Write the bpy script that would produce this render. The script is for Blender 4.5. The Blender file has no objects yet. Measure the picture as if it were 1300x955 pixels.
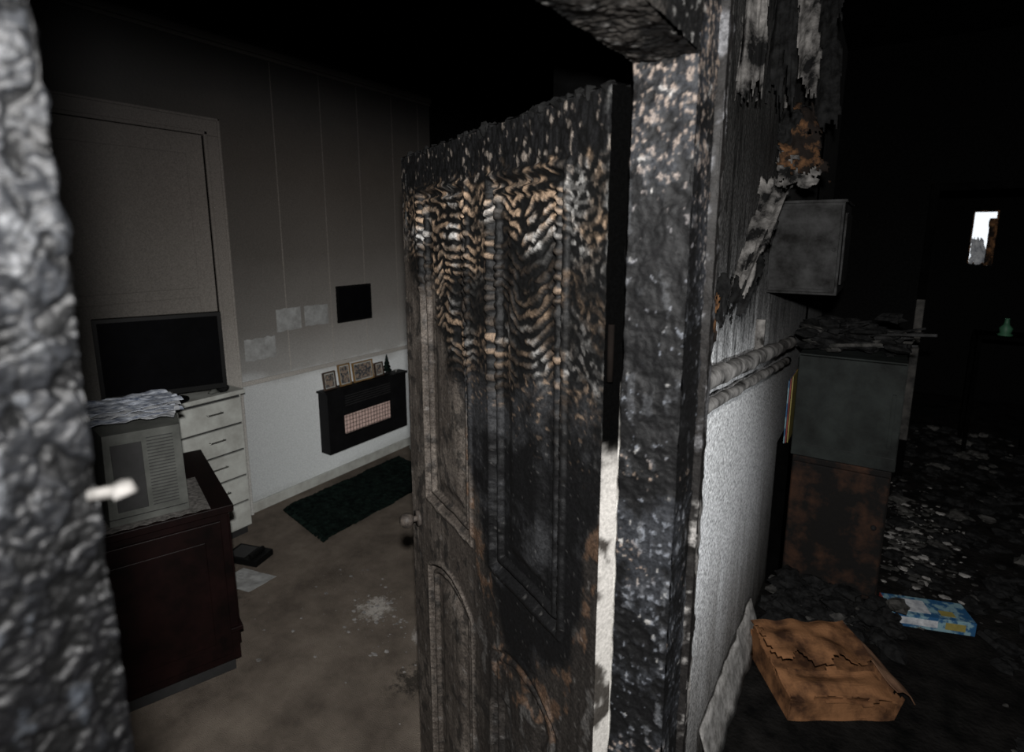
import bpy, math, random
from mathutils import Vector, noise, Matrix
random.seed(7)
sc = bpy.context.scene
sc.view_settings.view_transform = 'Standard'
sc.view_settings.look = 'None'

def V(*a): return Vector(a)
def sstep(a, b, x):
    t = max(0.0, min(1.0, (x-a)/(b-a))) if a != b else float(x > a)
    return t*t*(3-2*t)
def mixc(a, b, t): return tuple(a[i]*(1-t)+b[i]*t for i in range(3))
def lerp_pts(pts, x):
    if x <= pts[0][0]: return pts[0][1]
    for (x0, y0), (x1, y1) in zip(pts, pts[1:]):
        if x <= x1: return y0+(y1-y0)*(x-x0)/(x1-x0)
    return pts[-1][1]

# ------------------------------------------------------------------ materials
def base_mat(name):
    m = bpy.data.materials.new(name); m.use_nodes = True
    nt = m.node_tree; b = nt.nodes['Principled BSDF']
    return m, nt, b
def N(nt, t, **kw):
    n = nt.nodes.new(t)
    for k, v in kw.items():
        if k in n.inputs: n.inputs[k].default_value = v
        else: setattr(n, k, v)
    return n
def ramp(nt, stops, interp='LINEAR'):
    r = nt.nodes.new('ShaderNodeValToRGB'); r.color_ramp.interpolation = interp
    els = r.color_ramp.elements
    while len(els) > 1: els.remove(els[-1])
    els[0].position = stops[0][0]; els[0].color = (*stops[0][1], 1)
    for p, c in stops[1:]:
        e = els.new(p); e.color = (*c, 1)
    return r
def mat(name, col, rough=0.6, metal=0.0, col2=None, scale=12, bump=0.2, bscale=80, bdist=0.003, spec=0.4, lo=0.35, hi=0.65, patches=None):
    m, nt, b = base_mat(name)
    tc = N(nt, 'ShaderNodeNewGeometry')
    if col2 is None: col2 = tuple(c*0.55 for c in col)
    n1 = N(nt, 'ShaderNodeTexNoise', Scale=scale, Detail=8.0, Roughness=0.65)
    nt.links.new(tc.outputs['Position'], n1.inputs['Vector'])
    r = ramp(nt, [(lo, col2), (hi, col)])
    nt.links.new(n1.outputs['Fac'], r.inputs['Fac'])
    out = r.outputs['Color']
    if patches:   # spilt plaster dust: irregular pale stains trodden into the surface
        nz = N(nt, 'ShaderNodeTexNoise', Scale=18.0, Detail=12.0, Roughness=0.78)
        nt.links.new(tc.outputs['Position'], nz.inputs['Vector'])
        for (px, py, pr, pc) in patches:
            dd = N(nt, 'ShaderNodeVectorMath', operation='DISTANCE'); dd.inputs[1].default_value = (px, py, 0)
            nt.links.new(tc.outputs['Position'], dd.inputs[0])
            ma = N(nt, 'ShaderNodeMath', operation='MULTIPLY_ADD'); ma.inputs[1].default_value = pr*4.5
            nt.links.new(nz.outputs['Fac'], ma.inputs[0]); nt.links.new(dd.outputs['Value'], ma.inputs[2])
            mr = N(nt, 'ShaderNodeMapRange'); mr.inputs['From Min'].default_value = pr*3.15; mr.inputs['From Max'].default_value = pr*2.6
            mr.inputs['To Min'].default_value = 0; mr.inputs['To Max'].default_value = .85
            nt.links.new(ma.outputs[0], mr.inputs['Value'])
            mx = N(nt, 'ShaderNodeMix', data_type='RGBA')
            nt.links.new(mr.outputs[0], mx.inputs['Factor'])
            nt.links.new(out, mx.inputs[6]); mx.inputs[7].default_value = (*pc, 1); out = mx.outputs[2]
    nt.links.new(out, b.inputs['Base Color'])
    b.inputs['Roughness'].default_value = rough
    b.inputs['Metallic'].default_value = metal
    b.inputs['Specular IOR Level'].default_value = spec
    if bump:
        n2 = N(nt, 'ShaderNodeTexNoise', Scale=bscale, Detail=6.0)
        nt.links.new(tc.outputs['Position'], n2.inputs['Vector'])
        bp = N(nt, 'ShaderNodeBump', Strength=bump, Distance=bdist)
        nt.links.new(n2.outputs['Fac'], bp.inputs['Height'])
        nt.links.new(bp.outputs['Normal'], b.inputs['Normal'])
    return m
def zmat(name, stops, zmax, rough=0.8, dist=0.25, dscale=2.5, speck=0.35, spscale=160, stretch=(1, 1, 1), bump=0.3, ygrad=None, bscale=60, spec=.2, blotch=0):
    """albedo changes with height (soot line), distorted by noise"""
    m, nt, b = base_mat(name)
    g = N(nt, 'ShaderNodeNewGeometry')
    sep = N(nt, 'ShaderNodeSeparateXYZ'); nt.links.new(g.outputs['Position'], sep.inputs[0])
    mp = N(nt, 'ShaderNodeMapping'); mp.inputs['Scale'].default_value = stretch
    nt.links.new(g.outputs['Position'], mp.inputs['Vector'])
    n1 = N(nt, 'ShaderNodeTexNoise', Scale=dscale, Detail=10.0, Roughness=0.6)
    nt.links.new(mp.outputs[0], n1.inputs['Vector'])
    a = N(nt, 'ShaderNodeMath', operation='MULTIPLY_ADD'); a.inputs[1].default_value = dist*2; a.inputs[2].default_value = -dist
    nt.links.new(n1.outputs['Fac'], a.inputs[0])
    s = N(nt, 'ShaderNodeMath', operation='ADD'); nt.links.new(sep.outputs['Z'], s.inputs[0]); nt.links.new(a.outputs[0], s.inputs[1])
    d = N(nt, 'ShaderNodeMath', operation='DIVIDE'); d.inputs[1].default_value = zmax; nt.links.new(s.outputs[0], d.inputs[0])
    r = ramp(nt, [(z/zmax, c) for z, c in stops]); nt.links.new(d.outputs[0], r.inputs['Fac'])
    n2 = N(nt, 'ShaderNodeTexNoise', Scale=spscale, Detail=4.0, Roughness=0.7); nt.links.new(g.outputs['Position'], n2.inputs['Vector'])
    mr = N(nt, 'ShaderNodeMapRange'); mr.inputs['From Min'].default_value = .35; mr.inputs['From Max'].default_value = .65
    mr.inputs['To Min'].default_value = 1-speck; mr.inputs['To Max'].default_value = 1+speck*.4
    nt.links.new(n2.outputs['Fac'], mr.inputs['Value'])
    mx = N(nt, 'ShaderNodeVectorMath', operation='SCALE'); nt.links.new(r.outputs['Color'], mx.inputs[0]); nt.links.new(mr.outputs[0], mx.inputs['Scale'])
    out = mx.outputs[0]
    if blotch:   # soot blotches where paint has scorched off
        n5 = N(nt, 'ShaderNodeTexNoise', Scale=9.0, Detail=10.0, Roughness=0.7); nt.links.new(mp.outputs[0], n5.inputs['Vector'])
        m5 = N(nt, 'ShaderNodeMapRange'); m5.inputs['From Min'].default_value = .52; m5.inputs['From Max'].default_value = .62
        m5.inputs['To Min'].default_value = 1; m5.inputs['To Max'].default_value = 1-blotch
        nt.links.new(n5.outputs['Fac'], m5.inputs['Value'])
        zz = N(nt, 'ShaderNodeMapRange'); zz.inputs['From Min'].default_value = 1.25; zz.inputs['From Max'].default_value = 1.55
        nt.links.new(s.outputs[0], zz.inputs['Value'])
        mm = N(nt, 'ShaderNodeMix', data_type='FLOAT'); nt.links.new(zz.outputs[0], mm.inputs[0]); mm.inputs[2].default_value = 1.0; nt.links.new(m5.outputs[0], mm.inputs[3])
        mx5 = N(nt, 'ShaderNodeVectorMath', operation='SCALE'); nt.links.new(out, mx5.inputs[0]); nt.links.new(mm.outputs[0], mx5.inputs['Scale']); out = mx5.outputs[0]
    if ygrad:
        y0, y1, f0, f1 = ygrad
        m2 = N(nt, 'ShaderNodeMapRange'); m2.inputs['From Min'].default_value = y0; m2.inputs['From Max'].default_value = y1
        m2.inputs['To Min'].default_value = f0; m2.inputs['To Max'].default_value = f1
        nt.links.new(sep.outputs['Y'], m2.inputs['Value'])
        mx2 = N(nt, 'ShaderNodeVectorMath', operation='SCALE'); nt.links.new(out, mx2.inputs[0]); nt.links.new(m2.outputs[0], mx2.inputs['Scale'])
        out = mx2.outputs[0]
    nt.links.new(out, b.inputs['Base Color'])
    b.inputs['Roughness'].default_value = rough
    b.inputs['Specular IOR Level'].default_value = spec
    n3 = N(nt, 'ShaderNodeTexNoise', Scale=bscale, Detail=8.0); nt.links.new(g.outputs['Position'], n3.inputs['Vector'])
    bp = N(nt, 'ShaderNodeBump', Strength=bump, Distance=0.004); nt.links.new(n3.outputs['Fac'], bp.inputs['Height'])
    nt.links.new(bp.outputs['Normal'], b.inputs['Normal'])
    return m
def charmat(name, fine=200, bump=0.6, rough=0.8, bs=130, lo=.5, hi=1.5, spec=.15, bd=.0015):
    m, nt, b = base_mat(name)
    at = N(nt, 'ShaderNodeAttribute', attribute_name='Col')
    g = N(nt, 'ShaderNodeNewGeometry')
    n2 = N(nt, 'ShaderNodeTexNoise', Scale=fine, Detail=8.0, Roughness=0.75); nt.links.new(g.outputs['Position'], n2.inputs['Vector'])
    mr = N(nt, 'ShaderNodeMapRange'); mr.inputs['From Min'].default_value = .38; mr.inputs['From Max'].default_value = .66
    mr.inputs['To Min'].default_value = lo; mr.inputs['To Max'].default_value = hi
    nt.links.new(n2.outputs['Fac'], mr.inputs['Value'])
    mx = N(nt, 'ShaderNodeVectorMath', operation='SCALE'); nt.links.new(at.outputs['Color'], mx.inputs[0]); nt.links.new(mr.outputs[0], mx.inputs['Scale'])
    nt.links.new(mx.outputs[0], b.inputs['Base Color'])
    b.inputs['Roughness'].default_value = rough; b.inputs['Specular IOR Level'].default_value = spec
    vo = N(nt, 'ShaderNodeTexVoronoi', feature='DISTANCE_TO_EDGE', Scale=bs); nt.links.new(g.outputs['Position'], vo.inputs['Vector'])
    pw = N(nt, 'ShaderNodeMath', operation='MINIMUM'); pw.inputs[1].default_value = .15; nt.links.new(vo.outputs['Distance'], pw.inputs[0])
    ad = N(nt, 'ShaderNodeMath', operation='MULTIPLY_ADD'); ad.inputs[1].default_value = 1.5; nt.links.new(pw.outputs[0], ad.inputs[0]); nt.links.new(n2.outputs['Fac'], ad.inputs[2])
    bp = N(nt, 'ShaderNodeBump', Strength=bump, Distance=bd); nt.links.new(ad.outputs[0], bp.inputs['Height'])
    nt.links.new(bp.outputs['Normal'], b.inputs['Normal'])
    return m

M_char = charmat('charred_wood', bump=.5, bd=.0011, lo=.4, hi=1.55, rough=.62, spec=.22)
M_charfine = charmat('charred_wood_fine', fine=300, bs=180, bump=.35, lo=.25, hi=1.8, bd=.0008, spec=.3, rough=.5)
M_edge = charmat('scorched_paint', spec=0, lo=.7, hi=1.2, bump=.2)
M_black = mat('soot_black', (.0016, .0016, .0016), 1, col2=(.0008, .0008, .0008), bump=.3, spec=0)
M_farwall = zmat('smoke_stained_shaded_wall', [(0, (.40, .41, .40)), (.15, (.64, .67, .67)), (.80, (.62, .64, .64)), (.90, (.31, .305, .29)), (1.2, (.170, .160, .147)), (1.7, (.078, .070, .062)), (2.2, (.040, .034, .029)), (2.6, (.013, .0115, .0105)), (3.0, (.003, .003, .003))], 3.2, dist=.16, dscale=1.3, speck=.25, ygrad=(1.2, 2.7, .10, 1.0))  # smoke by height; ygrad paints the left post's shadow into the near end
M_soot = zmat('soot_wall', [(0, (.003, .003, .003)), (1.2, (.003, .003, .003)), (2.0, (.002, .002, .002)), (3, (.001, .001, .001))], 3.2, spscale=60, rough=1, spec=0)
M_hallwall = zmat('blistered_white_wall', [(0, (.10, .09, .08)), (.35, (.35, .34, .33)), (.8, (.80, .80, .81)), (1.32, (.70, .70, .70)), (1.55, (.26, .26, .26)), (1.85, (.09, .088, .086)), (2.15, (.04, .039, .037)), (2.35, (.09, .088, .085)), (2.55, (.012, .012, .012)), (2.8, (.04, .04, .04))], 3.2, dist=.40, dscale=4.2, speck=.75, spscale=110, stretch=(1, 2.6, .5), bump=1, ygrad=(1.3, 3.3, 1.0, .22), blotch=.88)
M_ceiling = mat('burnt_ceiling', (.002, .002, .002), 1, spec=0)
M_carpet = mat('dirty_carpet', (.155, .130, .106), .95, col2=(.062, .051, .042), scale=4.5, bump=1, bscale=260, bdist=.006, spec=.03, lo=.3, hi=.7,
               patches=[(-1.93, 1.74, .10, (.36, .34, .31)), (-1.60, 1.72, .07, (.30, .28, .26)), (-1.45, 1.50, .10, (.02, .018, .016)), (-2.6, 1.35, .12, (.06, .05, .042))])
M_hallfloor = mat('sooty_floor', (.010, .0093, .0087), .95, col2=(.002, .002, .002), scale=7, bump=.8, bscale=60, bdist=.01, spec=.02)
M_trim = zmat('sooted_shaded_trim', [(0, (.4, .4, .38)), (.9, (.31, .295, .27)), (1.3, (.18, .165, .148)), (2.0, (.09, .079, .070)), (2.6, (.032, .028, .026)), (2.9, (.022, .02, .018))], 3.2, dist=.1, ygrad=(1.1, 2.1, .12, 1.0))  # soot by height, plus the left post's shade painted in along y
M_chestw = mat('white_laminate', (.37, .38, .355), .45, col2=(.24, .24, .22), scale=8, bump=.05)
M_gap = mat('dark_gap', (.01, .01, .01), .8)
M_handle = mat('brushed_handle', (.5, .5, .48), .35, 1.0)
M_tv = mat('black_gloss_plastic', (.003, .003, .003), .6, spec=.12, bump=0)
M_screen = mat('dead_screen', (.0015, .0015, .002), .8, spec=.04, bump=0)
M_crt = mat('grey_tv_plastic', (.085, .088, .080), .7, col2=(.052, .054, .049), bump=.1, spec=.2)
M_crtd = mat('dark_vent', (.02, .02, .02), .7)
M_mah = mat('mahogany_varnish', (.007, .0026, .0024), .5, col2=(.0022, .0011, .001), scale=9, bump=.05, spec=.1)
M_paper = mat('news_paper', (.50, .53, .58), .8, col2=(.08, .10, .15), scale=34, bump=.1)
M_paperw = mat('white_paper', (.42, .43, .44), .85, col2=(.16, .17, .19), scale=26, bump=.05)
M_lace = mat('old_lace', (.15, .14, .13), .9, col2=(.03, .028, .025), scale=60, bump=.2)
M_note = mat('pale_patch', (.24, .245, .24), .8, col2=(.15, .15, .145), scale=20)
M_pic = mat('dark_picture', (.003, .003, .003), .8, bump=0, spec=.05)
M_gold = mat('gilt_frame', (.28, .17, .07), .4, .3)
M_darkf = mat('dark_wood_frame', (.05, .03, .02), .5)
M_photo = mat('photo_print', (.22, .17, .13), .5, col2=(.02, .03, .04), scale=55, bump=0, lo=.45, hi=.55)
M_rug = mat('dark_green_rug', (.0085, .0145, .0120), .95, col2=(.0016, .003, .0028), scale=26, bump=.9, bscale=120, bdist=.008, spec=.02)
M_cer = mat('heater_ceramic', (.66, .49, .43), .7, col2=(.48, .34, .30), scale=30)
M_heat = mat('black_enamel', (.005, .005, .0055), .6, bump=.05, spec=.15)
M_metalbox = mat('sooted_metal', (.030, .030, .030), .8, 0, col2=(.005, .0048, .0045), scale=12, bump=.8, bscale=70, spec=.08)
M_fridge = mat('sooted_green_enamel', (.018, .0215, .020), .7, 0, col2=(.0045, .0050, .0047), scale=4, bump=.2, spec=.1)
M_burnt = mat('scorched_cupboard', (.045, .021, .012), .8, col2=(.005, .0045, .0042), scale=5, bump=.6, bscale=50, lo=.47, hi=.70, spec=.1)
M_card = mat('cardboard', (.165, .080, .038), .95, col2=(.035, .018, .011), scale=7, bump=.5, spec=.02, lo=.38, hi=.58)
M_card2 = mat('cardboard_inner', (.21, .125, .078), .95, col2=(.09, .05, .032), scale=6, bump=.1, spec=.03)
M_blue = mat('blue_print_card', (.012, .055, .125), .5, col2=(.13, .21, .24), scale=14, bump=.05, lo=.46, hi=.52)
M_yel = mat('yellow_print', (.22, .18, .05), .5, bump=0)
M_red = mat('red_label', (.16, .020, .015), .6, bump=0)
M_ash = mat('pale_ash', (.24, .23, .22), .95, col2=(.09, .086, .08), scale=30, bump=.5, spec=.05)
M_ashd = mat('grey_ash', (.050, .048, .045), .95, col2=(.014, .014, .013), scale=30, bump=.5, spec=.05)
M_peel = mat('peeling_paper_front', (.20, .19, .18), .9, col2=(.007, .007, .007), scale=11, bump=.8, bscale=45, bdist=.006, spec=.03, lo=.42, hi=.68)
M_peelb = mat('peeling_paper_brown', (.13, .065, .030), .9, col2=(.010, .008, .007), scale=13, bump=.8, bscale=45, bdist=.006, spec=.03, lo=.46, hi=.62)
M_pipe = mat('sooted_pipe', (.20, .19, .18), .85, col2=(.012, .011, .010), scale=15, bump=.8, spec=.08)
M_lump = mat('charcoal_lumps', (.012, .012, .012), .9, col2=(.0025, .0025, .0025), scale=30, bump=.8, bscale=90, spec=.06)
M_green = mat('green_glass', (.03, .09, .05), .5, bump=0, spec=.2)
M_plaster = mat('white_paint_trim', (.055, .052, .048), .8, col2=(.009, .009, .009), scale=7, spec=.05)
M_hinge = mat('burnt_iron', (.008, .006, .005), .9, spec=.05)
M_knob = mat('scorched_brass_knob', (.085, .070, .060), .6, col2=(.02, .017, .015), scale=60, spec=.3)

# ------------------------------------------------------------------ mesh builder
class MB:
    def __init__(s): s.v = []; s.f = []; s.fm = []; s.mats = []; s.M = Matrix.Identity(4)
    def mi(s, m):
        if m not in s.mats: s.mats.append(m)
        return s.mats.index(m)
    def add(s, vs, fs, m):
        o = len(s.v); s.v += [s.M @ Vector(v) for v in vs]
        k = s.mi(m)
        for f in fs: s.f.append([i+o for i in f]); s.fm.append(k)
    def box(s, x0, x1, y0, y1, z0, z1, m):
        vs = [(x, y, z) for z in (z0, z1) for y in (y0, y1) for x in (x0, x1)]
        s.add(vs, [(0, 2, 3, 1), (4, 5, 7, 6), (0, 1, 5, 4), (2, 6, 7, 3), (0, 4, 6, 2), (1, 3, 7, 5)], m)
    def cyl(s, p0, p1, r, m, n=16, r2=None, segs=1, wob=0):
        p0 = Vector(p0); p1 = Vector(p1); r2 = r if r2 is None else r2
        d = (p1-p0).normalized(); a = d.orthogonal().normalized(); b = d.cross(a)
        vs = []
        for j in range(segs+1):
            t = j/segs; c = p0.lerp(p1, t); rr = r+(r2-r)*t
            for i in range(n):
                an = 2*math.pi*i/n; q = c+(a*math.cos(an)+b*math.sin(an))*rr
                if wob: q += noise.noise_vector(q*14)*wob
                vs.append(q)
        fs = [(j*n+i, j*n+(i+1) % n, (j+1)*n+(i+1) % n, (j+1)*n+i) for j in range(segs) for i in range(n)]
        fs.append(tuple(range(n))[::-1]); fs.append(tuple(range(segs*n, segs*n+n)))
        s.add(vs, fs, m)
    def lathe(s, c, prof, m, n=24):
        vs = []
        for r, z in prof:
            for i in range(n):
                a = 2*math.pi*i/n; vs.append((c[0]+r*math.cos(a), c[1]+r*math.sin(a), c[2]+z))
        fs = [(j*n+i, j*n+(i+1) % n, (j+1)*n+(i+1) % n, (j+1)*n+i) for j in range(len(prof)-1) for i in range(n)]
        fs.append(tuple(range(n))[::-1]); fs.append(tuple(range((len(prof)-1)*n, len(prof)*n)))
        s.add(vs, fs, m)
    def grid(s, nu, nv, fn, m, keep=None):
        vs = [fn(i/nu, j/nv) for j in range(nv+1) for i in range(nu+1)]
        fs = [(j*(nu+1)+i, j*(nu+1)+i+1, (j+1)*(nu+1)+i+1, (j+1)*(nu+1)+i) for j in range(nv) for i in range(nu)
              if keep is None or keep((i+.5)/nu, (j+.5)/nv)]
        s.add(vs, fs, m)
    def lump(s, c, r, m, sq=(1, 1, 1), rough=.35):
        c = Vector(c); n = 7; k = 5; seed = Vector((random.random()*50, random.random()*50, 0))
        vs = []
        for j in range(k+1):
            ph = math.pi*j/k
            for i in range(n):
                a = 2*math.pi*i/n
                d = Vector((math.sin(ph)*math.cos(a), math.sin(ph)*math.sin(a), math.cos(ph)))
                rr = r*(1+rough*2*noise.noise(d*1.7+seed))
                vs.append(c+Vector((d.x*rr*sq[0], d.y*rr*sq[1], d.z*rr*sq[2])))
        fs = [(j*n+i, (j+1)*n+i, (j+1)*n+(i+1) % n, j*n+(i+1) % n) for j in range(k) for i in range(n)]
        s.add(vs, fs, m)
    def make(s, name, bevel=0, smooth=False, solid=0):
        me = bpy.data.meshes.new(name); me.from_pydata([tuple(v) for v in s.v], [], s.f)
        for m in s.mats: me.materials.append(m)
        me.polygons.foreach_set('material_index', s.fm)
        if smooth: me.polygons.foreach_set('use_smooth', [True]*len(me.polygons))
        me.update()
        o = bpy.data.objects.new(name, me); sc.collection.objects.link(o)
        if solid:
            md = o.modifiers.new('solid', 'SOLIDIFY'); md.thickness = solid; md.offset = 0
        if bevel:
            md = o.modifiers.new('bev', 'BEVEL'); md.width = bevel; md.segments = 2; md.limit_method = 'ANGLE'
        return o
def boxobj(name, b, m, bevel=0):
    q = MB(); q.box(*b, m); return q.make(name, bevel)

class Dense:
    def __init__(s): s.v = []; s.f = []; s.c = []
    def face(s, o, u, v, n, wu, wv, res, hfn):
        nu = max(1, int(wu/res)); nv = max(1, int(wv/res)); off = len(s.v)
        for j in range(nv+1):
            for i in range(nu+1):
                p = o+u*(wu*i/nu)+v*(wv*j/nv)
                h, col = hfn(p, wu*i/nu, wv*j/nv)
                s.v.append(tuple(p+n*h)); s.c += [col[0], col[1], col[2], 1.0]
        w = nu+1
        for j in range(nv):
            for i in range(nu):
                a = off+j*w+i; s.f.append((a, a+1, a+w+1, a+w))
    def box(s, lo, hi, res, hfn, faces=('x0', 'x1', 'y0', 'y1', 'z0', 'z1')):
        lo = Vector(lo); hi = Vector(hi); d = hi-lo
        X, Y, Z = V(1, 0, 0), V(0, 1, 0), V(0, 0, 1)
        for f in faces:
            if f == 'x0': s.face(lo.copy(), Z, Y, -X, d.z, d.y, res, hfn)
            if f == 'x1': s.face(V(hi.x, lo.y, lo.z), Y, Z, X, d.y, d.z, res, hfn)
            if f == 'y0': s.face(lo.copy(), X, Z, -Y, d.x, d.z, res, hfn)
            if f == 'y1': s.face(V(lo.x, hi.y, lo.z), Z, X, Y, d.z, d.x, res, hfn)
            if f == 'z0': s.face(lo.copy(), Y, X, -Z, d.y, d.x, res, hfn)
            if f == 'z1': s.face(V(lo.x, lo.y, hi.z), X, Y, Z, d.x, d.y, res, hfn)
    def make(s, name, m):
        me = bpy.data.meshes.new(name); me.from_pydata(s.v, [], s.f)
        ca = me.color_attributes.new(name='Col', type='FLOAT_COLOR', domain='POINT')
        ca.data.foreach_set('color', s.c)
        me.materials.append(m)
        me.polygons.foreach_set('use_smooth', [True]*len(me.polygons)); me.update()
        o = bpy.data.objects.new(name, me); sc.collection.objects.link(o); return o

def vor(p):
    d = noise.voronoi(p)[0]; return d[1]-d[0]
def fr(p): return noise.fractal(p, .8, 2.0, 4)
CH = (.004, .004, .0043); SHEEN = (.022, .0225, .024); TAN = (.29, .205, .14); WHT = (.36, .35, .335); WOOD = (.056, .047, .040)

# ------------------------------------------------------------------ room shell
Z1 = 3.1
boxobj('floor', (-3.45, -.37, -2, 3.97, -.1, 0), M_carpet)
boxobj('floor.001', (-.37, 1.6, -2, 8.12, -.1, 0), M_hallfloor)
boxobj('floor.002', (-3.45, -.37, 3.97, 8.12, -.1, 0), M_hallfloor)
boxobj('ceiling', (-3.45, 1.6, -2, 8.12, Z1, Z1+.1), M_ceiling)
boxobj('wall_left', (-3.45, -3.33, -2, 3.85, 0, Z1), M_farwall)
boxobj('wall_room_end', (-3.45, -.37, 3.85, 3.97, 0, Z1), M_soot)
boxobj('wall_back', (-3.45, 1.6, -2.1, -2, 0, Z1), M_soot)
boxobj('wall_right', (1.5, 1.6, -2, 8.12, 0, Z1), M_soot)
boxobj('wall_partition', (-.43, -.37, .90, 8.0, 0, Z1), M_hallwall)
boxobj('wall_partition_inner', (-.47, -.43, .90, 3.85, 0, Z1), M_soot)
q = MB(); q.box(-.45, -.2, -2, .0, 0, Z1, M_soot); q.box(-.278, -.2, .0, .8, 2.2, Z1, M_soot); q.box(-.47, -.278, .0, .90, 2.3, Z1, M_black)
q.box(-.47, -.37, .845, .90, 0, 2.3, M_black)
q.make('wall_doorway')
q = MB()
q.box(-.37, .76, 8, 8.12, 0, Z1, M_soot); q.box(.975, 1.5, 8, 8.12, 0, Z1, M_soot)
q.box(.76, .975, 8, 8.12, 0, 1.50, M_soot); q.box(.76, .975, 8, 8.12, 2.06, Z1, M_soot)
q.make('wall_end')
q = MB()
for a in ((.76, .772, 1.50, 2.06), (.963, .975, 1.50, 2.06), (.772, .963, 1.50, 1.515), (.772, .963, 2.048, 2.06)):
    q.box(a[0], a[1], 8.02, 8.06, a[2], a[3], M_peelb)
q.grid(10, 14, lambda u, v: (.772+.19*u*(1-.55*v)+.02*noise.noise(V(u*4, v*5, 0)), 7.99+.01*math.sin(9*u), 1.50+.27*v+.07*noise.noise(V(u*7, 2, 0))), M_paperw)
q.grid(8, 14, lambda u, v: (.90+.07*u+.015*noise.noise(V(u*4, v*5, 5)), 7.985+.01*math.sin(9*u), 1.48+.5*v), M_peelb)
q.make('window_1')
q = MB(); q.box(-.37, .24, 5, 5.1, 0, Z1, M_soot); q.box(1.25, 1.5, 5, 5.1, 0, Z1, M_soot); q.box(.24, 1.25, 5, 5.1, 2.15, Z1, M_soot)
q.make('wall_cross')
q = MB(); q.box(.22, .27, 4.97, 5.13, .3, 1.35, M_plaster); q.box(.22, .27, 4.97, 5.13, 0, .3, M_black); q.box(.22, .27, 4.97, 5.13, 1.35, 2.15, M_black)
q.box(.27, 1.22, 4.97, 5.13, 2.10, 2.15, M_black); q.box(1.22, 1.27, 4.97, 5.13, 0, 2.15, M_black)
q.make('trim_corridor_doorway', .004)

q = MB(); q.box(-3.33, -3.318, 1.99, 3.85, .855, .885, M_trim); q.make('trim_dado', .004)
q = MB(); q.box(-3.33, -3.30, .0, 3.85, 2.88, 2.92, M_trim); q.box(-3.33, -3.315, 0, 3.85, 2.86, 2.88, M_trim); q.make('trim_picture_rail', .004)
q = MB(); q.box(-3.33, -3.315, 1.99, 3.85, 0, .07, M_chestw); q.make('baseboard_left', .003)
q = MB()
for y in (2.35, 2.72, 3.05, 3.4, 3.7): q.box(-3.33, -3.3285, y, y+.006, .9, 2.86, M_trim)
q.make('trim_batten')
q = MB()
y0, y1 = .98, 1.88
for a in ((y0-.10, y0, 0, 2.36), (y1, y1+.10, 0, 2.36), (y0-.10, y1+.10, 2.36, 2.46)):
    q.box(-3.33, -3.305, *a, M_trim)
for a in ((y0-.02, y0, 0, 2.38), (y1, y1+.02, 0, 2.38), (y0-.02, y1+.02, 2.36, 2.38), (y0-.1, y0-.085, 0, 2.46), (y1+.085, y1+.1, 0, 2.46), (y0-.1, y1+.1, 2.445, 2.46)):
    q.box(-3.33, -3.297, *a, M_trim)
q.box(-3.33, -3.322, y0, y1, 0.01, 2.36, M_trim)
for a in ((.1, .95), (1.1, 1.45), (1.5, 2.25)):
    q.box(-3.33, -3.316, y0+.1, y1-.1, a[0], a[1], M_trim)
q.lathe((-3.29, y0+.07, 1.0), [(.005, -.02), (.025, -.015), (.028, 0), (.02, .02), (.005, .022)], M_handle)
q.make('door_2', .004)

# ------------------------------------------------------------------ burnt door
H = V(-.287, .705, 0); E = V(-.8867, .4624, 0).normalized(); NR = V(-E.y, E.x, 0)
if NR.y > 0: NR = -NR
UP = V(0, 0, 1)
zb_pts = [(0, 1.50), (.05, 1.36), (.1, 1.12), (.17, 1.00), (.28, .97), (.36, 1.05), (.46, 1.25), (.56, 1.48), (.66, 1.64), (.76, 1.73), (.87, 1.80)]
DW = .862
PAN = ((.13, .375, 1.13, 1.90), (.475, .735, 1.13, 1.90), (.13, .375, .22, .98), (.475, .735, .22, .98))
def panel_h(u, z):
    best = 0
    for (a, b, c, d) in PAN:
        dd = d
        if d < 1.0: dd = d - .05*abs((u-(a+b)/2)/((b-a)/2))**2
        e = min(u-a, b-u, z-c, dd-z)
        if e > 0:
            best = -.012*sstep(0, .010, e)+.011*sstep(.014, .020, e)-.011*sstep(.026, .032, e)+.010*sstep(.05, .085, e)
        elif e > -.014: best = .006*sstep(-.014, -.007, e)
    return best
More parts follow.
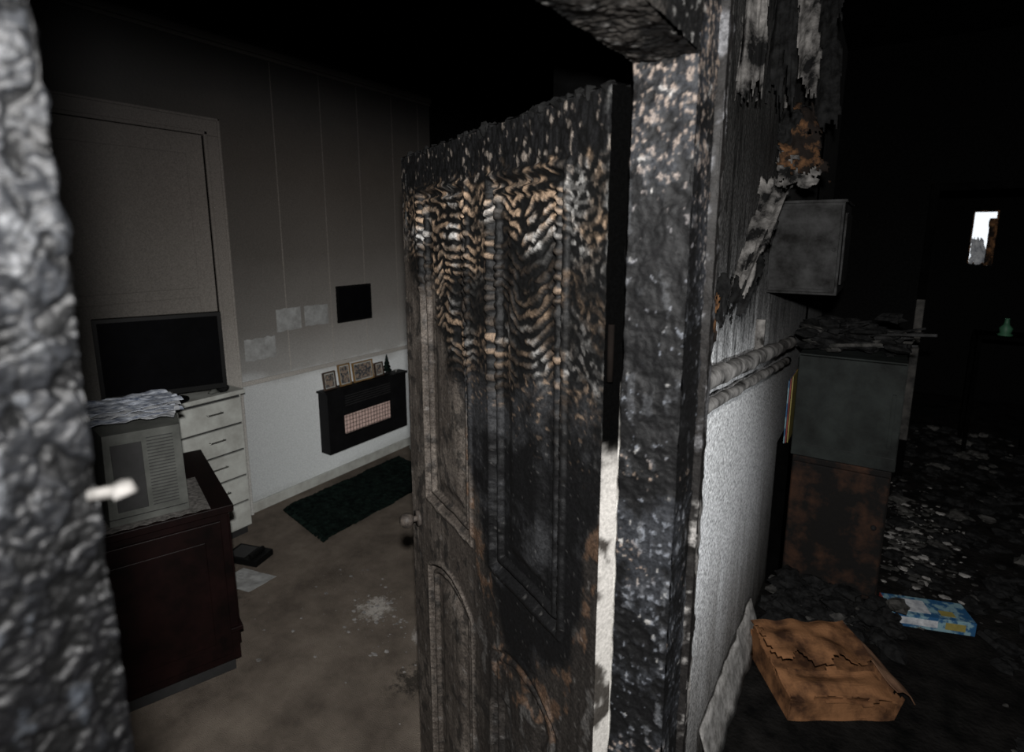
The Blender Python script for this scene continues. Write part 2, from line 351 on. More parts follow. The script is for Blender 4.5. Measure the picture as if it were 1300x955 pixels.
def door_h(p, u, z):
    q = V(u, z, 0)
    w1 = fr(q*5+V(3, 1, 2)); w2 = fr(q*22+V(9, 4, 1)); w3 = fr(q*70+V(1, 9, 3))
    h = panel_h(u+.004*w2, z+.004*w1)
    zb = lerp_pts(zb_pts, u)+.13*w1+.03*w2
    burn = sstep(-.05, .05, z-zb+.02*w3)
    if u < .42 and z < 1.02: h *= .35+.65*sstep(-.1, .2, w1)
    grain = noise.noise(V(u*90, z*6, 1))
    wood = mixc(WOOD, (.105, .090, .077), sstep(-.2, .5, w1+.5*grain))
    wood = mixc(wood, (.016, .015, .014), .75*sstep(.10, .45, w2+.4*w1))
    dk = 1 if u < .40 else max(0, 1-(u-.40)/.12)
    wood = mixc(wood, (.0105, .0095, .009), .82*dk)
    wood = mixc(wood, (.10, .095, .09), dk*.6*sstep(.22, .5, noise.noise(V(u*30, z*7, 14))+.5*w2+.2*w3))
    if z < zb and zb-z < .13 and u < .5: wood = mixc(wood, (.12, .07, .042), .5*sstep(.1, .4, w2+.1))
    wood = mixc(wood, (.17, .16, .15), .4*sstep(.6, .8, noise.noise(q*45+V(7, 7, 7))+.6*w3))
    if .003 < h < .007: wood = mixc(wood, (.14, .12, .103), .5*(1-.7*dk))
    hb = .0014*w2+.0004*grain+.0004*w3
    if burn > 0:
        sh = sstep(-.1, .6, w1+.3*w2+.2*w3)
        charc = mixc(CH, SHEEN, sh)
        charc = mixc(charc, (.09, .087, .083), .4*sstep(.52, .66, noise.noise(q*130+V(1, 2, 3))+.15*w2))
        charc = mixc(charc, TAN, .6*sstep(.48, .58, noise.noise(V(u*80, z*110, 31))+.3*w1)*sstep(1.40, 1.58, z))
        hc = .0016*w2+.0004*w3
        rip = sstep(-.09, .09, z-(1.50+.10*w1+.03*math.sin(u*9)))
        if rip > 0:
            inp = min(1, max(0, sstep(.125, .145, u)*(1-sstep(.375, .395, u))+sstep(.43, .455, u)*(1-sstep(.75, .78, u))))
            inpan = .18+.82*inp
            wz = z+.0035*w3; wu = u+.004*noise.noise(V(u*40, z*40, 9))
            ph = wz/.0225+1.9*noise.noise(V(wu*10, z*4, 2))+.9*noise.noise(V(wu*26, z*11, 5))+.18*noise.noise(V(u*80, z*50, 6))
            r = .5+.5*math.sin(2*math.pi*ph)
            r = r**.8
            brk = sstep(-.48, -.02, noise.noise(V(wu*36, z*30, 8))+.15*w3)
            r *= .25+.75*brk
            sp = sstep(.12, .42, noise.noise(V(u*95, z*70, 12))+.6*w3)
            amt = inpan*sstep(.42, .82, r)+(1-inpan)*sp*.75
            fade = sstep(1.50, 1.70, z+.10*w1)
            patch = fade*sstep(-.50, .05, w1+.6*noise.noise(q*8+V(5, 5, 5)))
            tint = mixc(TAN, WHT, sstep(.05, .55, noise.noise(q*12+V(2, 8, 1))+.5*w2+(.4 if u < .12 else 0)))
            tint = mixc(tint, (.095, .078, .063), .8*sstep(.0, .45, noise.noise(q*24+V(8, 1, 1))+.35*w3))
            rc = mixc((.004, .004, .004), tint, amt*(.06+.94*patch))
            top = sstep(1.875, 1.92, z+.03*w2+.015*w3)
            if top > 0:
                vc = sstep(0, .25, vor(V(u*70, z*24, 3)))
                tc = mixc((.002, .002, .002), mixc((.007, .007, .0075), mixc(TAN, WHT, .5), .5*sstep(.38, .55, noise.noise(V(u*80, z*60, 11))+.45*w2+.4*w3)), vc)
                rc = mixc(rc, tc, top); r = r*(1-top)+.3*vc*top
            hr = .0056*inpan*r+.0018*w2+.0006*w3
            charc = mixc(charc, rc, rip); hc = hc*(1-rip)+hr*rip
        e = min(u, DW-u)
        if e < .05:
            fl = sstep(.24, .48, noise.noise(V(u*60, z*22, 21))+.5*w2+.2*w3)*(1-sstep(.01, .05, e))
            charc = mixc(charc, (.22, .22, .215), fl*.65)
        wood = mixc(wood, charc, burn); hb = hb*(1-burn)+hc*burn
    return h+hb, wood
d = Dense()
us = .030
d.face(H+E*us, E, UP, NR, DW-us, 1.990, .0027, lambda p, u, z: door_h(p, u+us, z))
door_face = d.make('burnt_face', M_char)
def P(u, n, z): return H+E*u+NR*n+UP*z
def edge_h(p, a, b):
    w = fr(p*16); k = sstep(1.40, 1.55, p.z+.07*w)
    c = mixc((.50, .48, .45), (.05, .045, .04), sstep(.05, .35, w)); c = mixc(c, (.0015, .0015, .0015), k)
    return .0006*w, c
d = Dense(); d.face(P(us, 0, 0), -NR, UP, -E, .03, 1.99, .004, edge_h); door_edge = d.make('hinge_edge', M_edge)
q = MB()
vs = [P(us, 0, 0), P(DW, 0, 0), P(DW, -.03, 0), P(us, -.03, 0), P(us, 0, 1.993), P(DW, 0, 1.993), P(DW, -.03, 1.993), P(us, -.03, 1.993)]
q.add(vs, [(0, 1, 2, 3), (4, 7, 6, 5), (1, 5, 6, 2), (2, 6, 7, 3)], M_lump)
for i in range(110):
    u = us+.01+random.random()*(DW-us-.03)
    q.lump(P(u, -.012+random.random()*.008, 1.989), .004+random.random()**2*.008, M_lump, (1.2, 1, 1.1))
core = q.make('leaf_core')
q = MB()
kn = P(DW-.052, 0, 1.035)
q.cyl(kn, kn+NR*.008, .022, M_knob, 24); q.cyl(kn, kn+NR*.03, .008, M_knob, 16)
q.lump(kn+NR*.036, .021, M_knob, (1, 1, 1), .06)
knob = q.make('knob', 0, True)
q = MB()
for z in (.3, 1.60): q.cyl(P(us-.008, -.004, z), P(us-.008, -.004, z+.08), .0045, M_hinge, 12)
hin = q.make('hinges', 0, True)
de = bpy.data.objects.new('door_1', None); sc.collection.objects.link(de)
for o in (door_face, door_edge, core, knob, hin): o.parent = de

# ------------------------------------------------------------------ charred door frame
def jamb_h(p, a, b):
    w1 = fr(p*6); w2 = fr(p*25); w3 = fr(p*80)
    top = sstep(1.66, 1.98, p.z+.10*w1)
    c0 = mixc((.004, .004, .0043), (.021, .0225, .026), sstep(-.1, .5, w1+.4*w2+.3*w3))
    st = noise.noise(V(p.x*190, p.y*190, p.z*120))
    t = sstep(.58-.34*top, .80-.26*top, st+.5*w2+.3*w1+.7*w3)
    t2 = sstep(.34, .60, noise.noise(V(p.x*70, p.y*70, p.z*13)+V(6, 6, 6))+.45*w2+.35*w3)*(.7 if p.z < 1.45 else .3)
    tint = mixc(mixc((.14, .15, .17), TAN, max(.7*sstep(.1, .35, noise.noise(p*9)), .6*top)), WHT, sstep(0.2, .6, noise.noise(p*50+V(4, 4, 4))))
    col = mixc(c0, tint, t*.7); col = mixc(col, (.13, .135, .145), t2*.55)
    return .0032*w2+.0010*w3, col
d = Dense()
d.box((-.278, .70, 0), (-.200, .80, 2.2), .0020, jamb_h, ('y0', 'x1'))
d.box((-.278, .70, 0), (-.200, .80, 2.2), .01, jamb_h, ('x0', 'y1'))
rj = d.make('jamb_post', M_char)
d = Dense()
def head_h(p, a, b):
    w2 = fr(p*30); w1 = fr(p*8); w3 = fr(p*80)
    c = vor(V(p.x*85, p.y*85, p.z*85)); s1 = sstep(0, .14, c)
    col = mixc((.003, .003, .003), mixc((.008, .008, .008), (.055, .050, .045), sstep(-.15, .5, w1+.5*w3)), s1)
    col = mixc(col, WHT, .5*sstep(.40, .60, noise.noise(p*90)+.4*w2))
    return .0016*s1+.0028*w2, col
d.box((-.278, .0, 2.005), (-.2, .70, 2.2), .0028, head_h, ('z0', 'x0', 'x1'))
hj = d.make('head_beam', M_char)
def bead_h(p, a, b):
    w2 = fr(p*30); w3 = fr(p*90); t = sstep(.2, .55, noise.noise(V(p.x*20, p.y*60, p.z*12))+.6*w2+.3*w3)
    lo = (.24, .23, .22) if p.z < 1.5 else (.10, .10, .105)
    return .003*w2, mixc((.010, .009, .0085), lo, t)
d = Dense(); d.box((-.20, .780, 0), (-.189, .80, 2.35), .004, bead_h); ar = d.make('architrave_bead', M_char)
def reb_h(p, a, b):
    w = fr(p*20); k = sstep(1.44, 1.58, p.z+.06*w)
    c = mixc((.62, .60, .56), (.08, .07, .06), .5*sstep(.15, .5, w)); c = mixc(c, (.0015, .0015, .0015), k)
    return .0006*w, c
d = Dense(); d.box((-.360, .785, 0), (-.276, .84, 2.0), .004, reb_h); rb = d.make('rebate_strip', M_edge)
fe = bpy.data.objects.new('door_frame', None); sc.collection.objects.link(fe)
for o in (rj, hj, ar, rb): o.parent = fe
def lj_h(p, a, b):
    w1 = fr(p*14); w2 = fr(V(p.x*70, p.y*70, p.z*45)); w3 = fr(p*200); w0 = noise.noise(p*22+V(3, 3, 3))
    hi = sstep(1.55, 1.82, p.z+.05*w1)
    c0 = mixc((.0018, .0018, .0022), (.011, .012, .014), hi)
    t = sstep(.34-.30*hi, .72-.26*hi, noise.noise(V(p.x*90, p.y*90, p.z*38))+.6*w2+.5*w0+.35*w3)
    hole = sstep(.10, .24, noise.noise(V(p.x*60, p.y*60, p.z*40)+V(11, 2, 7))+.5*w2)
    crk = 1-sstep(.0, .10, vor(V(p.x*60, p.y*60, p.z*85)+V(2, 2, 2)))
    t *= 1-.97*hole
    edge = 1-.9*sstep(.086, .106, p.y+.006*w2)
    col = mixc(c0, mixc((.024, .027, .032), (.088, .091, .096), hi), t*edge)
    col = mixc(col, (.001, .001, .001), max(.85*hole, .8*crk))
    return .0018*w2+.004*w1+.0004*w3-.0022*hole-.0012*crk, col
d = Dense()
d.box((-.45, .0, 1.30), (-.322, .112, 2.15), .0012, lj_h, ('x1',))
d.box((-.45, .0, 1.30), (-.322, .112, 2.15), .003, lj_h, ('y1',))
d.box((-.45, .0, 0), (-.322, .112, 1.30), .01, lj_h, ('x1', 'y1'))
d.box((-.45, .0, 2.15), (-.322, .112, 2.3), .01, lj_h, ('x1', 'y1'))
d.box((-.45, .0, 0), (-.322, .112, 2.3), .02, lj_h, ('x0', 'y0'))
lj = d.make('left_post', M_charfine)
q = MB(); q.lump((-.318, .121, 1.671), .0050, M_ash, (1.5, 1.3, .8), .3); q.cyl((-.325, .108, 1.671), (-.318, .12, 1.671), .003, M_ash); ct = q.make('latch_catch', 0, True)
lj.parent = fe; ct.parent = fe

# ------------------------------------------------------------------ peeling wallpaper on hall wall
def torn(mb, top, bot, w0, w1, m, seed, sway=.03, nu=26, nv=40):
    """torn sheet hanging from the wall: one edge near the wall, the other sticking out into the hall"""
    top = V(*top); bot = V(*bot)
    def fn(u, v):
        c = top.lerp(bot, v)
        w = w0+(w1-w0)*v
        x = c.x+w*u
        y = c.y+sway*math.sin(v*3.0+seed)*u+.35*w*math.sin(u*2.2+v*2+seed)+.02*noise.noise(V(u*5, v*5, seed))+.007*noise.noise(V(u*16, v*16, seed))
        z = c.z+.02*noise.noise(V(u*3, v*3, seed+4))-.25*w*u
        return (max(-.368, x), y, z)
    def keep(u, v):
        e = min(u*1.2, (1-u), v*1.5, 1-v)
        return e > .10+.22*noise.noise(V(u*4, v*6, seed+9))+.10*noise.noise(V(u*14, v*18, seed))
    mb.grid(nu, nv, fn, m, keep)
q = MB()
torn(q, (-.375, 2.05, 2.00), (-.372, 1.72, 1.62), .11, .055, M_peel, 1.0)
torn(q, (-.372, 1.95, 1.86), (-.372, 1.70, 1.56), .09, .07, M_lump, 2.0)
torn(q, (-.375, 2.42, 2.30), (-.375, 2.36, 2.03), .11, .20, M_peelb, 3.0)
torn(q, (-.372, 2.38, 2.27), (-.375, 2.33, 2.10), .08, .11, M_lump, 3.6)
torn(q, (-.372, 2.40, 2.13), (-.372, 2.30, 1.98), .19, .12, M_peel, 4.4)
torn(q, (-.375, 1.75, 2.85), (-.375, 1.60, 2.10), .05, .075, M_peel, 5.2)
torn(q, (-.375, 1.35, 2.75), (-.375, 1.28, 2.02), .04, .05, M_peel, 6.2)
torn(q, (-.375, 2.50, 2.85), (-.375, 2.40, 2.25), .10, .13, M_peel, 7.7)
torn(q, (-.375, 2.15, 2.95), (-.375, 2.05, 2.15), .07, .10, M_lump, 8.9)
torn(q, (-.375, 3.00, 2.90), (-.375, 2.90, 2.20), .12, .18, M_lump, 8.1)
torn(q, (-.375, 1.52, 1.66), (-.375, 1.50, 1.52), .035, .03, M_peelb, 9.5, nu=12, nv=16)
torn(q, (-.375, 1.60, 1.72), (-.375, 1.55, 1.56), .05, .03, M_lump, 10.5, nu=14, nv=18)
q.make('peeling_wallpaper', 0, True, .0025)
q = MB()
q.grid(4, 40, lambda u, v: (-.36+.05*u+.012*noise.noise(V(v*9, u, 1)), 1.7+.85*v, .02+.16*(1-u)+.03*noise.noise(V(v*6, 3, 1))), M_ash)
q.make('baseboard_partition', 0, True, .006)

q = MB()
q.cyl((-.335, .95, 1.495), (-.335, 2.96, 1.300), .026, M_pipe, 18, segs=40, wob=.008)
q.cyl((-.342, .95, 1.425), (-.342, 2.93, 1.215), .016, M_pipe, 18, segs=40, wob=.006)
for y in (1.3, 2.2): q.box(-.37, -.340, y, y+.02, 1.34, 1.50, M_pipe)
q.make('wall_pipes', 0, True)
q = MB()
q.box(-.37, -.135, 2.36, 2.80, 1.585, 1.915, M_metalbox)
q.box(-.362, -.143, 2.345, 2.36, 1.595, 1.905, M_metalbox)
q.box(-.37, -.128, 2.35, 2.82, 1.915, 1.925, M_metalbox)
q.box(-.355, -.150, 2.342, 2.346, 1.605, 1.608, M_gap); q.box(-.355, -.150, 2.342, 2.346, 1.892, 1.895, M_gap)
q.cyl((-.155, 2.345, 1.75), (-.155, 2.335, 1.75), .006, M_metalbox)
q.box(-.135, -.128, 2.42, 2.76, 1.62, 1.88, M_metalbox)
q.make('meter_box', .004)
q = MB()
q.box(-.30, .135, 3.02, 3.55, .73, 1.24, M_fridge)
q.box(-.295, .13, 2.985, 3.015, .74, 1.235, M_fridge)
q.box(.09, .105, 2.975, 2.985, .85, 1.1, M_fridge)
q.box(-.29, .125, 2.983, 2.986, .80, .802, M_gap)
q.make('small_fridge', .008)
q = MB()
q.box(-.29, .125, 3.02, 3.55, .06, .725, M_burnt); q.box(-.27, .105, 3.04, 3.53, 0, .06, M_black)
q.box(-.285, .12, 3.0, 3.02, .09, .70, M_burnt)
q.lathe((.08, 2.99, .45), [(.004, -.012), (.012, -.008), (.012, .008), (.004, .012)], M_lump)
q.make('scorched_cupboard', .006)
q = MB()
for i in range(150):
    r = .012+random.random()*.030
    q.lump((-.28+random.random()*.38, 3.05+random.random()*.42, 1.243+r*.85+random.random()*.13*random.random()), r, M_lump if random.random() < .93 else M_ashd, (1.6, 1.3, .6))
for i in range(18):
    a = V(-.27+random.random()*.3, 3.02+random.random()*.3, 1.27+random.random()*.10)
    b = a+V(.10+random.random()*.14, random.uniform(-.12, .1), random.uniform(0, .05))
    q.cyl(a, b, .005+random.random()*.007, random.choice([M_lump, M_lump, M_metalbox, M_ashd]), 10)
q.make('charred_debris')
q = MB()
for i, m in enumerate((M_blue, M_red, M_yel)):
    q.box(-.335+i*.007, -.331+i*.007, 3.0+.01*i, 3.25, .78, 1.10+.01*(i % 3), m)
q.box(-.362, -.305, 3.0, 3.25, 0, .78, M_black)
q.make('magazine_stack')

# torn, half flattened cardboard box
BX = Matrix.Translation((-.135, 2.12, 0)) @ Matrix.Rotation(math.radians(33), 4, 'Z'); BXI = BX.inverted()
W, D, Hh = .40, .36, .15
q = MB(); q.M = BX
def wallp(fn, seed):
    q.grid(26, 12, fn, M_card, lambda u, v: v < .70+.65*noise.noise(V(u*4, seed, 2))+.15*noise.noise(V(u*17, seed, 4)))
wallp(lambda u, v: (W*u, .02*math.sin(v*2)+.018*noise.noise(V(u*3, v*2, 1))-.05*v*v, Hh*v*(1-.25*u)), 1)
wallp(lambda u, v: (W*u, D+.012*noise.noise(V(u*3, v*2, 4)), Hh*v*1.1), 2)
wallp(lambda u, v: (.01*math.sin(v*3), D*u, Hh*v), 3)
wallp(lambda u, v: (W+.04*v, D*u, Hh*v*.8), 4)
q.box(.0, W, .0, D, .0, .006, M_card)
q.grid(30, 20, lambda u, v: (W*u, D*(1.02-.70*v)+.02*noise.noise(V(u*3, 1, 1)), Hh*(.98-.2*v)+.030*math.sin(v*2.2)*(1-.5*u)+.028*noise.noise(V(u*4, v*3, 5))), M_card,
       lambda u, v: v < .88+.30*noise.noise(V(u*5, 7, 2))+.1*noise.noise(V(u*16, 7, 3)) and u > .02+.06*noise.noise(V(v*6, 3, 3)))
q.grid(30, 16, lambda u, v: (W*u, D*.50*v-.03, Hh-.060+.020*v-.02*u+.022*noise.noise(V(u*4, v*3, 1))), M_card,
       lambda u, v: v < .95+.2*noise.noise(V(u*6, 9, 2)) and v > .12+.35*noise.noise(V(u*5, 2, 2)))
q.grid(12, 14, lambda u, v: (W+.12*u, D*.9*v*(1-.35*u)+.05*u, Hh*.8-.09*u*u-.02*u+.012*noise.noise(V(u*3, v*3, 2))), M_card2,
       lambda u, v: u < .9+.3*noise.noise(V(v*5, 2, 2)))
q.make('cardboard_box', 0, False, .004)
q = MB()
for i in range(480):
    x = random.uniform(-.31, .22); y = random.uniform(2.45, 2.95); r = .010+random.random()**2*.036
    l = BXI @ V(x, y, 0)
    if -.05 < l.x < W+.18 and -.07 < l.y < D+.06: continue
    q.lump((x, y, r*.5+.16*random.random()*max(0, 1-abs(y-2.86)/.22)), r, M_lump if random.random() < .90 else M_ashd, (1.3, 1.1, .7))
q.make('rubble_pile')
q = MB(); q.M = Matrix.Translation((.33, 3.10, 0)) @ Matrix.Rotation(math.radians(18), 4, 'Z')
q.box(-.17, .17, -.075, .075, 0, .065, M_blue); q.box(-.10, -.0, -.05, .05, .065, .0665, M_paperw); q.box(.04, .10, -.05, -.01, .065, .0665, M_yel); q.box(-.175, -.17, -.075, .075, 0, .065, M_red)
q.box(-.15, .02, -.0765, -.075, .015, .05, M_paperw); q.box(.05, .13, -.0765, -.075, .015, .05, M_yel)
q.make('carton_box', .002)
q = MB()
for i in range(900):
    x = random.gauss(.32, .10); y = random.gauss(3.95, .35)
    if x < .16: continue
    r = random.random()**3*.018+.003
    q.lump((x, y, r*.25), r, random.choice([M_ash, M_ashd, M_ashd, M_ashd, M_lump]), (1.5, 1.1, .3))
for i in range(700):
    x = random.uniform(.2, 1.45); y = random.uniform(2.0, 6.5)
    if x < .55 and y < 3.25: continue
    r = random.random()**2*.045+.008
    q.lump((x, y, r*.3), r, M_lump if random.random() < .8 else M_ashd, (1.3, 1.2, .5))
for i in range(40):
    x = random.uniform(.55, 1.4); y = random.uniform(2.3, 5.5); a = random.random()*3.14; l = random.uniform(.08, .25)
    q.cyl((x-l*math.cos(a)/2, y-l*math.sin(a)/2, .02), (x+l*math.cos(a)/2, y+l*math.sin(a)/2, .03), random.uniform(.006, .015), M_lump, 7)
q.make('floor_rubble')
q = MB()
for i in range(160):
    if i < 110: x, y = random.gauss(-1.85, .14), random.gauss(1.72, .10)
    else: x, y = random.uniform(-2.5, -1.3), random.uniform(1.2, 1.95)
    r = random.random()**3*.007+.0015
    q.lump((x, y, r*.15), r, M_ash, (1.6, 1.2, .25))
q.make('plaster_crumbs')

q = MB()
q.box(.70, 1.15, 5.9, 6.25, .97, 1.0, M_black)
for x in (.70, 1.12):
    for y in (5.9, 6.22): q.box(x, x+.03, y, y+.03, 0, .97, M_black)
q.make('side_table', .003)
q = MB(); q.lathe((.88, 6.0, 1.0), [(.05, 0), (.05, .01), (.035, .02), (.045, .06), (.02, .09), (.014, .13), (.018, .14)], M_green); q.make('green_bottle', 0, True)

# ------------------------------------------------------------------ room furniture
q = MB()
q.box(-3.29, -3.115, 1.24, 1.85, .05, .885, M_chestw); q.box(-3.292, -3.09, 1.225, 1.865, .885, .91, M_chestw); q.box(-3.28, -3.13, 1.26, 1.83, 0, .05, M_gap)
for i in range(5):
    z = .065+i*.163
    q.box(-3.115, -3.112, 1.25, 1.84, z-.006, z+.16, M_gap)
    q.box(-3.113, -3.095, 1.253, 1.837, z, z+.150, M_chestw)
    for yy in (1.42, 1.67):
        q.cyl((-3.095, yy-.04, z+.09), (-3.075, yy-.04, z+.09), .004, M_handle, 8); q.cyl((-3.095, yy+.04, z+.09), (-3.075, yy+.04, z+.09), .004, M_handle, 8)
        q.cyl((-3.075, yy-.045, z+.09), (-3.075, yy+.045, z+.09), .005, M_handle, 8)
q.make('chest_of_drawers', .003)
q = MB()
c = V(-3.16, 1.47, 0)
q.M = Matrix.Translation(c) @ Matrix.Rotation(math.atan2(.49, .21), 4, 'Z')
q.box(-.29, .29, 0, .05, .955, 1.385, M_tv); q.box(-.27, .27, -.004, 0, .985, 1.365, M_screen); q.box(-.2, .2, .05, .065, 1.02, 1.3, M_tv)
q.box(-.03, .03, .01, .04, .93, .97, M_tv); q.lathe((0, .02, .912), [(.02, 0), (.10, .0), (.10, .012), (.03, .02)], M_tv)
q.make('flat_screen_tv', .006)
q = MB(); q.lump((-3.14, 1.76, .93), .03, M_lump, (1, 1.2, .7)); q.lump((-3.13, 1.70, .925), .02, M_crt, (1, 1.4, .7)); q.make('game_controller', 0, True)
CM = Matrix(((-.34, -.94, 0, -2.10), (-.94, .34, 0, 1.15), (0, 0, 1, 0), (0, 0, 0, 1)))
q = MB(); q.M = CM
q.box(0, .95, 0, .70, .06, .72, M_mah); q.box(-.02, .97, -.02, .72, .72, .75, M_mah); q.box(.02, .93, .02, .68, 0, .06, M_gap)
q.box(.03, .46, -.014, 0, .10, .69, M_mah); q.box(.49, .92, -.014, 0, .10, .69, M_mah)
q.box(.09, .40, -.020, -.014, .17, .62, M_mah); q.box(.55, .86, -.020, -.014, .17, .62, M_mah)
q.box(-.012, 0, .04, .66, .10, .69, M_mah); q.box(-.018, -.012, .10, .60, .17, .62, M_mah)
q.box(-.015, .965, -.012, .70, .19, .21, M_mah)
for x in (.44, .51): q.cyl((x, -.014, .42), (x, -.035, .42), .01, M_hinge)
q.make('mahogany_cabinet', .006)
q = MB(); q.M = CM
q.grid(60, 24, lambda u, v: (.06+.50*u, -.015+.37*v+.012*abs(math.sin(u*30))*(1-min(1, v*6)), .7525), M_lace)
q.make('lace_doily', 0, False, .0015)
q = MB(); q.M = CM
x0, x1, y0c, y1c, z0, z1 = .10, .44, .03, .44, .755, 1.13
q.box(x0, x1, y1c-.12, y1c, z0, z1, M_crt); q.box(x0+.04, x1-.04, y1c, y1c+.004, z0+.08, z1-.04, M_screen)
vs = [(x0+.01, y1c-.12, z0+.01), (x1-.01, y1c-.12, z0+.01), (x1-.01, y1c-.12, z1-.01), (x0+.01, y1c-.12, z1-.01),
      (x0+.025, y0c, z0), (x1-.06, y0c, z0), (x1-.07, y0c, z1-.03), (x0+.03, y0c, z1-.03)]
q.add(vs, [(0, 4, 5, 1), (1, 5, 6, 2), (2, 6, 7, 3), (3, 7, 4, 0), (4, 7, 6, 5)], M_crt)
for i in range(22): q.box(x0+.055, x0+.14, y0c-.001, y0c+.002, z0+.05+i*.0125, z0+.054+i*.0125, M_crtd)
q.box(x0+.155, x1-.09, y0c-.003, y0c+.002, z0+.05, z1-.07, M_crtd)
q.box(x0+.03, x1-.06, y0c-.002, y0c+.002, z0+.025, z0+.028, M_gap)
q.make('crt_television', .006)
q = MB(); q.M = CM
for k in range(6):
    a0 = random.uniform(-.25, .25); ca, sa = math.cos(a0), math.sin(a0)
    def fn(u, v, k=k, ca=ca, sa=sa):
        lx, ly = (u-.5)*.30, (v-.5)*.21
        return (.27+lx*ca-ly*sa+.02*noise.noise(V(k, 1, 1)), .15+lx*sa+ly*ca+.03*noise.noise(V(k, 5, 1)), 1.134+k*.009+.020*abs(noise.noise(V(u*4, v*4, k*3)))+.03*max(0, u-.7)*noise.noise(V(k*3, 1, 9)))
    q.grid(14, 12, fn, M_paper if k % 2 else M_paperw)
q.make('newspaper_pile', 0, False, .0015)
q = MB(); q.M = Matrix.Translation((-2.86, 1.66, 0)) @ Matrix.Rotation(.3, 4, 'Z')
q.box(-.11, .11, -.07, .07, 0, .035, M_tv); q.box(-.09, .02, -.055, .055, .035, .038, M_crtd); q.cyl((.06, -.05, .045), (.06, .05, .045), .014, M_tv)
q.make('telephone', .006)
q = MB(); q.grid(8, 8, lambda u, v: (-2.78+.22*u, 1.42+.16*v+.05*u, .006+.006*noise.noise(V(u*3, v*3, 0))), M_note); q.make('paper_sheet', 0, False, .002)
q = MB()
q.grid(60, 80, lambda u, v: (-3.19+.55*u+.015*noise.noise(V(0, v*5, 1)), 2.15+1.05*v-.12*u, .016+.012*noise.noise(V(u*4, v*6, 3))+.008*noise.noise(V(u*25, v*45, 6))), M_rug)
for i in range(60):
    u = i/59; q.cyl((-3.19+.55*u, 2.15-.12*u, .01), (-3.19+.55*u+random.uniform(-.01, .01), 2.12-.12*u, .005), .003, M_rug, 6)
q.make('dark_rug', 0, False, .01)
ZT = .70
q = MB()
q.box(-3.33, -3.25, 2.56, 3.36, .23, ZT-.01, M_heat); q.box(-3.33, -3.225, 2.545, 3.375, ZT-.015, ZT, M_heat)
q.box(-3.25, -3.232, 2.56, 2.70, .23, ZT-.015, M_heat); q.box(-3.25, -3.232, 3.20, 3.36, .23, ZT-.015, M_heat)
q.box(-3.25, -3.232, 2.70, 3.20, .50, ZT-.015, M_heat); q.box(-3.25, -3.232, 2.70, 3.20, .23, .33, M_heat)
q.box(-3.25, -3.242, 2.72, 3.18, .345, .485, M_cer)
for i in range(16): q.cyl((-3.232, 2.725+i*.030, .34), (-3.232, 2.725+i*.030, .49), .0022, M_heat, 6)
for i in range(5): q.cyl((-3.233, 2.71, .355+i*.030), (-3.233, 3.19, .355+i*.030), .0022, M_heat, 6)
for i in range(5): q.box(-3.233, -3.230, 2.72, 3.18, .56+i*.018, .567+i*.018, M_gap)
q.cyl((-3.28, 3.30, ZT), (-3.28, 3.30, ZT+.015), .018, M_handle)
q.make('gas_heater', .005)
def frame(y, w, h, m, tilt=.12):
    q = MB(); q.M = Matrix.Translation((-3.262, y, ZT+.006)) @ Matrix.Rotation(-tilt, 4, 'Y')
    t = .010
    q.box(-.008, .008, -w/2, -w/2+t, 0, h, m); q.box(-.008, .008, w/2-t, w/2, 0, h, m); q.box(-.008, .008, -w/2+t, w/2-t, 0, t, m); q.box(-.008, .008, -w/2+t, w/2-t, h-t, h, m)
    q.box(-.006, .002, -w/2+t, w/2-t, t, h-t, M_chestw)
    q.box(.002, .004, -w/2+t*1.8, w/2-t*1.8, t*1.8, h-t*1.8, M_photo)
    q.box(-.03, -.008, -.01, .01, 0, h*.5, m)
    q.make('photo_frame', .0015)
frame(2.62, .11, .13, M_darkf); frame(2.76, .11, .16, M_gold); frame(2.94, .20, .15, M_gold); frame(3.10, .09, .11, M_darkf)
q = MB(); q.cyl((-3.28, 3.20, ZT), (-3.28, 3.20, ZT+.04), .012, M_lump, 10)
for k in range(4): q.cyl((-3.28, 3.20, ZT+.03+k*.028), (-3.28, 3.20, ZT+.075+k*.028), .038-k*.008, M_rug, 12, r2=.004)
q.make('ornament_tree')
q = MB(); q.box(-3.33, -3.315, 2.77, 3.10, 1.165, 1.435, M_pic); q.box(-3.315, -3.313, 2.785, 3.085, 1.18, 1.42, M_screen); q.make('wall_picture', .002)
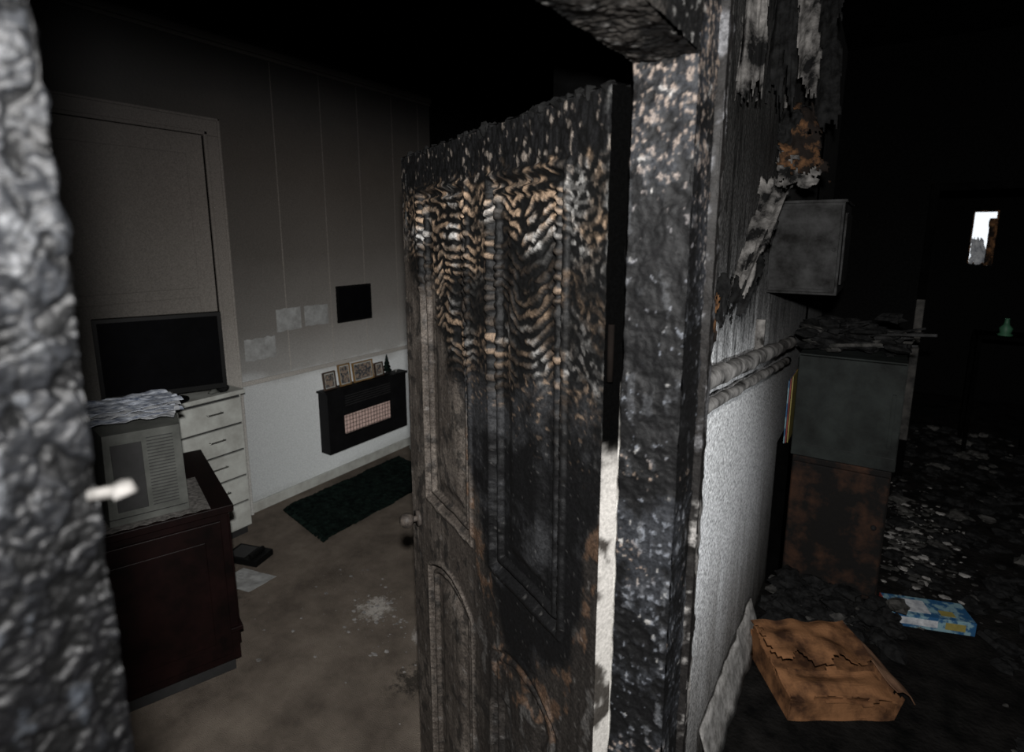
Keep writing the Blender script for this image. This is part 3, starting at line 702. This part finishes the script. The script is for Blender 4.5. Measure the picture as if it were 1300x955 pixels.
for a in ((2.27, 2.46, 1.17, 1.32), (2.49, 2.69, 1.18, 1.32), (2.03, 2.25, 1.01, 1.15)):
    q = MB(); q.grid(8, 8, lambda u, v: (-3.3275+.002*noise.noise(V(u*3, v*3, a[0])), a[0]+(a[1]-a[0])*u, a[2]+(a[3]-a[2])*v+.012*noise.noise(V(u*6, 0, a[0]*3))), M_note); q.make('pinned_note', 0, False, .001)
q = MB(); q.lathe((-3.02, 3.36, .0), [(.06, 0), (.10, .02), (.14, .09), (.145, .09), (.10, .03), (.01, .02)], M_chestw); q.make('enamel_bowl', 0, True)

# ------------------------------------------------------------------ lights
def light(name, typ, loc, energy, col, falloff=None, **kw):
    l = bpy.data.lights.new(name, typ); l.energy = energy; l.color = col
    for k, v in kw.items(): setattr(l, k, v)
    if falloff:
        l.use_nodes = True; nt = l.node_tree; em = nt.nodes['Emission']
        lf = nt.nodes.new('ShaderNodeLightFalloff'); lf.inputs['Strength'].default_value = 1.0
        nt.links.new(lf.outputs[falloff], em.inputs['Strength'])
    o = bpy.data.objects.new(name, l); o.location = loc; sc.collection.objects.link(o); return o
light('camera_flash', 'POINT', (.02, -.02, 1.93), 104, (1, .985, .97), 'Linear', shadow_soft_size=.02)
o = light('corridor_fill', 'SPOT', (.9, 1.0, 1.7), 82, (.95, .98, 1.0), None, shadow_soft_size=.08, spot_size=math.radians(58), spot_blend=.8)  # added fill light, out of view, to brighten the grazing partition wall
o.rotation_euler = (V(-.37, 1.7, .95)-o.location).to_track_quat('-Z', 'Y').to_euler()
w = bpy.data.worlds.new('World'); sc.world = w; w.use_nodes = True
w.node_tree.nodes['Background'].inputs['Color'].default_value = (.9, .95, 1, 1); w.node_tree.nodes['Background'].inputs['Strength'].default_value = 1.1

# ------------------------------------------------------------------ camera
cd = bpy.data.cameras.new('camera'); cam = bpy.data.objects.new('camera', cd); sc.collection.objects.link(cam)
cd.lens = 20; cd.sensor_width = 36; cd.shift_y = -45/1300; cd.clip_start = .01
cam.location = (0, 0, 1.8); cam.rotation_euler = (math.radians(90-10.48), 0, math.radians(33))
cd.dof.use_dof = True; cd.dof.focus_distance = 1.4; cd.dof.aperture_fstop = 4.5
sc.camera = cam
